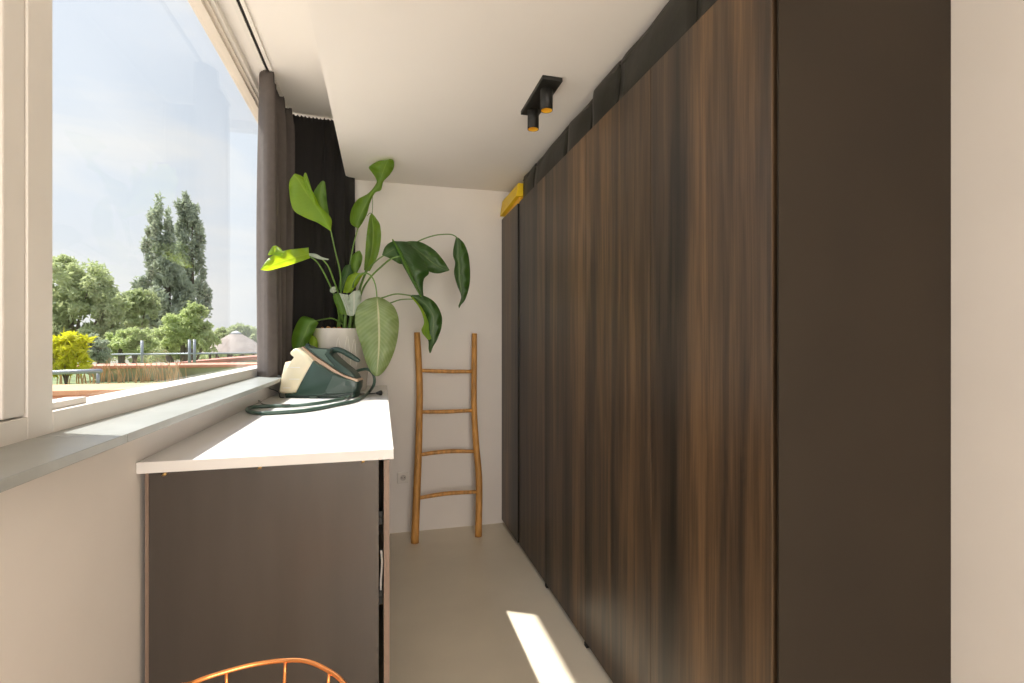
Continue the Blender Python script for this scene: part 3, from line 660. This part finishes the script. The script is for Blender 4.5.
# ------------------------------------------------------------------ copper wire chair
ch = empty('wire_chair', (-.17, .80, 0), math.radians(-10)); tag(ch, 'copper wire chair before the dark cabinet side, only its curved back rim showing', 'chair')
co = Vector(ch.location); rch = Matrix.Rotation(math.radians(10), 3, 'Z')
def cl_(p): return rch @ (p-co)
rimpx = [(150,705,.80),(193,682.7,.865),(226.6,671.3,.895),(256,664,.915),(285.5,660.3,.925),(308,661.5,.92),(329.4,671.2,.905),(343.5,682.7,.885),(362,708,.86)]
top = [cl_(W(*p)) for p in rimpx]
lft, rgt = top[0], top[-1]
seat_z = .46
rim = [Vector((-.20,-.33,seat_z+.03)), Vector((-.27,-.20,seat_z+.14)), Vector((-.27,-.06,seat_z+.24))]+top+[Vector((.25,-.06,seat_z+.23)), Vector((.25,-.20,seat_z+.13)), Vector((.19,-.33,seat_z+.03)), Vector((0,-.37,seat_z))]
MB().tube(rim, .0042, 10, closed=True, sub=8).build('rim', M_copper, ch, smooth=True)
def seatpt(t): return Vector((-.16+.32*t, .02, seat_z-.02))
spk = [cl_(W(*p)) for p in ((193,682.7,.865),(226.6,671.6,.895),(285.5,660.8,.925),(329.4,671.6,.905),(343.5,683,.885))]
for k, p in enumerate(spk):
    t = k/(len(spk)-1)
    q = [p, Vector((p.x*.9, p.y*.8+.01, (p.z+seat_z)/2+.04)), Vector((-.15+.30*t, .06, seat_z+.03)), Vector((-.14+.28*t, -.04, seat_z-.015)), Vector((-.14+.28*t, -.2, seat_z-.012)), Vector((-.15+.30*t, -.345, seat_z+.006))]
    MB().tube(q, .003, 8, sub=6).build('wire', M_copper, ch, smooth=True)
for yy, zz, ww in ((-.26,seat_z+.003,.235),(-.14,seat_z-.006,.262),(-.02,seat_z-.004,.258)):
    MB().tube([Vector((-ww,yy,zz+.12)), Vector((-.16,yy,zz-.004)), Vector((0,yy,zz-.012)), Vector((.16,yy,zz-.004)), Vector((ww-.01,yy,zz+.12))], .003, 8, sub=6).build('cross_wire', M_copper, ch, smooth=True)
for sx_, sy_ in ((-1,-1),(1,-1),(1,1),(-1,1)):
    a = Vector((.13*sx_, -.15+.13*sy_, seat_z-.018)); b = Vector((.22*sx_, -.15+.21*sy_, 0.002))
    MB().tube([a, b], [.008,.006], 10).build('leg', M_copper, ch, smooth=True)
MB().tube([Vector((-.13,-.28,seat_z-.02)), Vector((.13,-.28,seat_z-.02)), Vector((.13,-.02,seat_z-.02)), Vector((-.13,-.02,seat_z-.02))], .006, 8, closed=True).build('seat_frame', M_copper, ch, smooth=True)

# ------------------------------------------------------------------ outside
GZ = -3.0
M_ground = mat('outside_ground', (.22,.21,.16), .9, noise_amt=.3, noise_scale=.3)
M_brick = mat('terracotta_brick', (.45,.20,.10), .8, noise_amt=.15, noise_scale=4)
M_coping = mat('sandy_coping', (.62,.33,.18), .8, noise_amt=.08, noise_scale=4)
M_terra = mat('terracotta_rim', (.62,.27,.18), .7, noise_amt=.12, noise_scale=3)
M_sage = mat('sage_render', (.45,.46,.33), .8, noise_amt=.15, noise_scale=2)
M_grey = mat('galvanised_pipe', (.36,.38,.41), .45, metal=.3)
M_roofred = mat('red_roof_tiles', (.58,.24,.18), .8, noise_amt=.15, noise_scale=3)
M_thatch = mat('grey_thatch', (.34,.28,.24), .9, noise_amt=.2, noise_scale=2, stretch=(1,1,.2))
M_cap = mat('lead_cap', (.6,.6,.6), .5)
M_bark = mat('bark', (.16,.13,.10), .9, noise_amt=.2)
M_lt1 = mat('tree_leaves_mid', (.48,.53,.31), .6, noise_amt=.25, noise_scale=.6, transl=.4, tcol=(.60,.66,.32))  # haze is put into the colour: tree leaves here and below are lightened
M_lt2 = mat('tree_leaves_poplar', (.44,.48,.37), .6, noise_amt=.25, noise_scale=.5, transl=.35, tcol=(.50,.56,.38))
M_lt3 = mat('tree_leaves_light', (.50,.57,.28), .6, noise_amt=.25, noise_scale=.8, transl=.4, tcol=(.68,.76,.34))
M_lt4 = mat('shrub_leaves_yellow', (.62,.60,.04), .5, noise_amt=.25, noise_scale=6, transl=.45, tcol=(.80,.80,.04))
M_reed = mat('dry_reed', (.60,.38,.22), .8, noise_amt=.25, noise_scale=5)
gr = struct(MB().box(-120, 60, -40, 160, GZ-.2, GZ).build('ground', M_ground), 'garden ground far below the window')

def leafcloud(blobs, n, size, seed, asp=1.6, zmin=None):
    rnd = random.Random(seed); V = []; Fc = []
    vol = [b[3]*b[4]*b[5] for b in blobs]; tot = sum(v**.67 for v in vol)
    for b, vv in zip(blobs, vol):
        c = Vector(b[:3]); R = b[3:6]
        cl = []
        for _ in range(34):
            d = Vector((rnd.gauss(0,1), rnd.gauss(0,1), rnd.gauss(0,1))).normalized()
            cl.append((c+Vector((d.x*R[0], d.y*R[1], d.z*R[2]))*rnd.uniform(.45,.92), rnd.uniform(.16,.34)))
        for _ in range(int(n*vv**.67/tot)):
            d = Vector((rnd.gauss(0,1), rnd.gauss(0,1), rnd.gauss(0,.8))).normalized()*rnd.uniform(.3,1)
            cc, cr_ = rnd.choice(cl)
            p = cc+Vector((d.x*R[0], d.y*R[1], d.z*R[2]))*cr_
            a = Vector((rnd.gauss(0,1), rnd.gauss(0,1), rnd.gauss(0,.6))).normalized(); q = a.orthogonal().normalized()
            q = Matrix.Rotation(rnd.uniform(0,2*PI), 3, a) @ q; r = a.cross(q)
            s = size*rnd.uniform(.6,1.3); m = len(V)
            V += [p-q*s*asp, p+r*s*.5-a*s*.15, p+q*s*asp, p-r*s*.5-a*s*.15]; Fc += [(m,m+1,m+2), (m,m+2,m+3)]
    if zmin is not None:
        for q in V: q.z = max(q.z, zmin)
    return V, Fc
def tree(name, px, crown, d, m, n, size, label, cat, group=None, trunk=True, seed=1, tr=.25, zbase=GZ):
    b0 = W(px, 341.5, d); e = empty(name, (b0.x, b0.y, zbase)); tag(e, label, cat, group); eo = Vector(e.location)
    bl = []
    for cx, cy, rx, ry, *dd in crown:
        c = W(cx, cy, d+(dd[0] if dd else 0)); k = d/F; bl.append((c.x-eo.x, c.y-eo.y, c.z-eo.z, rx*k, rx*k, ry*k))
    V, Fc = leafcloud(bl, int(n*1.5), size*.72, seed, zmin=.003); obj('crown' if trunk else 'foliage', V, Fc, m, e)
    if trunk:
        mb = MB(); topz = max(b[2] for b in bl)
        mb.tube([(0,0,0), (tr*.3,0,topz*.5), (0,0,topz)], [tr,tr*.7,tr*.2], 8, sub=4)
        for b in bl[1:]: mb.tube([(0,0,b[2]*.45), (b[0]*.5,b[1]*.5,b[2]*.75), (b[0],b[1],b[2])], [tr*.45,tr*.3,tr*.1], 6, sub=3)
        mb.build('trunk', M_bark, e, smooth=True)
    return e
G = 'trees beyond the roofs'
tree('poplar', 168, [(168,300,24,42),(163,262,18,42),(160,228,12,30),(150,300,14,32),(184,305,12,35)], 45, M_lt2, 9000, .26, 'left poplar of the tall twin pair, greyer and broader', 'tree', G, seed=2)
tree('poplar', 192, [(192,290,15,50),(190,245,14,42),(187,214,10,22),(203,300,8,26)], 56, M_lt2, 7000, .26, 'right poplar of the tall twin pair, narrower and darker', 'tree', G, seed=3)
tree('broadleaf_tree', 70, [(60,282,34,30),(88,290,28,28),(40,315,36,34),(80,325,40,26),(108,305,18,24),(110,335,20,18)], 30, M_lt1, 15000, .17, 'large round-crowned green tree at the left of the window view', 'tree', G, seed=4)
tree('broadleaf_tree', 134, [(134,300,20,13),(122,312,14,12),(146,308,12,12),(134,322,14,9)], 36, M_lt1, 5000, .17, 'small open tree with thin trunk left of the twin poplars', 'tree', G, seed=5, tr=.18)
tree('broadleaf_tree', 182, [(180,332,24,20),(192,322,16,20),(165,340,16,14),(205,342,12,12)], 22, M_lt3, 7000, .10, 'light green bushy tree in front of the twin poplars', 'tree', G, seed=6)
tree('broadleaf_tree', 228, [(222,340,16,14),(240,334,14,12),(212,348,12,8),(255,342,12,14)], 42, M_lt1, 4500, .2, 'low distant tree behind the conical thatched roof', 'tree', G, seed=7)
tree('broadleaf_tree', 120, [(108,346,14,12),(125,342,14,14),(142,340,14,13),(100,356,10,8)], 18, M_lt3, 5000, .08, 'low light green tree behind the terracotta trough', 'tree', G, seed=8)
for i, (x, y, rx, ry, dd) in enumerate(((20,345,50,26,56),(90,350,50,14,78),(150,350,46,12,62),(210,350,50,12,80),(270,346,50,18,60))):
    tree('hedge_tree', x, [(x,y,rx,ry)], dd, M_lt1, 3500, .3, ['leftmost clump', 'clump behind the round-crowned tree', 'clump behind the poplar trunks', 'clump behind the light bushy tree', 'rightmost clump beside the curtain'][i]+' of the distant hazy tree line', 'tree', 'distant tree line', seed=20+i)
tree('dark_bush', 98, [(97,352,13,13),(88,345,10,12)], 12, M_lt2, 2500, .06, 'dark green bush just right of the yellow shrub', 'shrub', seed=11, zbase=.702, tr=.03)
# yellow shrub on the roof terrace
ysx = W(66, 360, 7.6); sh = empty('yellow_shrub', (ysx.x, ysx.y, .72)); tag(sh, 'bright yellow-green leafy shrub outside at the lower left of the window', 'shrub')
bl = []
for cx, cy, rx, ry in ((58,348,16,14),(72,345,14,12),(50,362,16,12),(74,362,14,12),(80,340,10,4),(60,370,15,6)):
    c = W(cx, cy, 7.6)-sh.location; k = 7.6/F; bl.append((*c, rx*k, rx*k*.8, ry*k))
V_, F_ = leafcloud(bl, 1500, .045, 12, 1.9, .0); obj('foliage', V_, F_, M_lt4, sh)
mb = MB()
for a in range(7): mb.tube([(0,0,-.018), (.05*math.cos(a),.05*math.sin(a),.2), (.2*math.cos(a),.15*math.sin(a),.45)], [.012,.009,.004], 6, sub=3)
mb.build('branch', M_bark, sh, smooth=True)

struct(MB().box(-7, -.96, -4, 6.2, GZ, .50).build('bounce_slab', mat('pale_bounce', (.56,.49,.41), .9, noise_amt=.15, noise_scale=20)), 'unseen pale slab outside the window, added to bounce sunlight indoors')  # added out of view to throw sunlight up onto the ceiling
# neighbouring flat roof with parapet, trough, railings
struct(MB().box(-14, -1.0, 6.9, 17.5, GZ, .70).build('wall_terrace', mat('sedum_roof', (.16,.20,.08), .9, noise_amt=.4, noise_scale=6)), 'block of the neighbouring roof terrace')
e = empty('brick_parapet', (-4, 6.9, .70)); tag(e, 'low terracotta parapet with sandy coping just outside the window', 'parapet')
MB().box(-8, 3.0, -.35, .5, .002, .095).build('wall', M_brick, e)
MB().box(-8, 3.0, -.38, .55, .095, .15).build('coping', M_coping, e, bevel=.008)
def xline(px0, px1, py, d, nm=None): a = W(px0, py, d); return a
tg = empty('trough_planter', (-3.0, 10.3, .702)); tag(tg, 'long terracotta-rimmed trough beyond the parapet with dry grass at its left end', 'planter')
MB().add([(-1.75,-.2,0),(5,-.2,0),(5,.35,0),(-1.75,.35,0),(-2.0,-.3,.24),(5.2,-.3,.24),(5.2,.45,.24),(-2.0,.45,.24)], [(0,3,2,1),(4,5,6,7),(0,1,5,4),(1,2,6,5),(2,3,7,6),(3,0,4,7)]).build('trough_body', M_sage, tg)
MB().box(-2.06, 5.25, -.34, .5, .22, .275).build('rim', M_terra, tg, bevel=.01)
rb = MB(); rnd = random.Random(4)
for k in range(90):
    x = rnd.uniform(-2.1,-.3); y = rnd.uniform(-.75,-.42); h = rnd.uniform(.2,.42); l = rnd.uniform(-.12,.12)
    rb.tube([(x,y,0), (x+l*.3,y,h*.6), (x+l,y-.03,h)], [.008,.006,.002], 4, sub=2)
rb.build('dry_grass', M_reed, tg)
ra = W(166, 363.5, 12.2); rbb = W(268, 355.5, 13.4); rr = empty('red_roof', (ra.x, ra.y, .70)); tag(rr, 'low red tiled roof seen edge-on behind the trough', 'roof')
q0 = ra-Vector(rr.location); q1 = rbb-Vector(rr.location); bk = Vector((.4,2.4,.05)); dn = Vector((0,0,-.09))
MB().add([q0+dn, q1+dn, q1+bk+dn, q0+bk+dn, q0, q1, q1+bk, q0+bk], [(0,3,2,1),(4,5,6,7),(0,1,5,4),(1,2,6,5),(2,3,7,6),(3,0,4,7)]).build('roof_slope', M_roofred, rr)
MB().add([(q0.x+.1,.15,.002),(q1.x,.6,.002),(q1.x,2.2,.002),(q0.x+.5,2.2,.002),(q0.x+.1,.15,q0.z-.10),(q1.x,.6,q1.z-.12),(q1.x,2.2,q1.z-.12),(q0.x+.5,2.2,q0.z-.10)], [(0,3,2,1),(4,5,6,7),(0,1,5,4),(1,2,6,5),(2,3,7,6),(3,0,4,7)]).build('wall', M_sage, rr)
def railing(nm, lab, a, b, r, posts, zfoot, rp=.03, top_over=.0):
    e = empty(nm, (a.x, a.y, zfoot)); tag(e, lab, 'railing'); eo = Vector(e.location)
    MB().tube([a-eo, b-eo], r, 10).build('top_bar', M_grey, e, smooth=True)
    for q in posts: MB().tube([Vector((q.x,q.y,zfoot))-eo, Vector((q.x,q.y,q.z))-eo], rp, 10).build('post', M_grey, e, smooth=True)
railing('thick_railing', 'thick grey pipe railing below the yellow shrub at the left of the view', W(20,373.5,6.9), W(101,371,6.9), .032, [W(30,373,6.9), W(98,371,6.9)], .702, .02)
railing('thin_railing', 'thin grey railing with two short posts behind the trough', W(112,354.5,11.3), W(262,353,11.3), .020, [W(142,340.5,11.3), W(189.5,339.5,11.3), W(194.5,339.5,11.3)], .70, .03)
gz = W(236, 353, 30); e = empty('gazebo', (gz.x, gz.y, GZ)); tag(e, 'grey conical thatched roof with pale cap at the right of the window view', 'gazebo')
MB().lathe([(1.9,0),(1.75,.12),(.9,.75),(.32,1.12),(.28,1.16)], (0,0,.72-GZ), 28).build('thatched_roof', M_thatch, e)
MB().lathe([(.34,0),(.2,.12),(.03,.2)], (0,0,1.12+.72-GZ), 20).build('roof_cap', M_cap, e, smooth=True)
for k in range(6): MB().tube([(1.4*math.cos(k*PI/3),1.4*math.sin(k*PI/3),0), (1.4*math.cos(k*PI/3),1.4*math.sin(k*PI/3),.85-GZ)], .07, 8).build('post', M_bark, e)
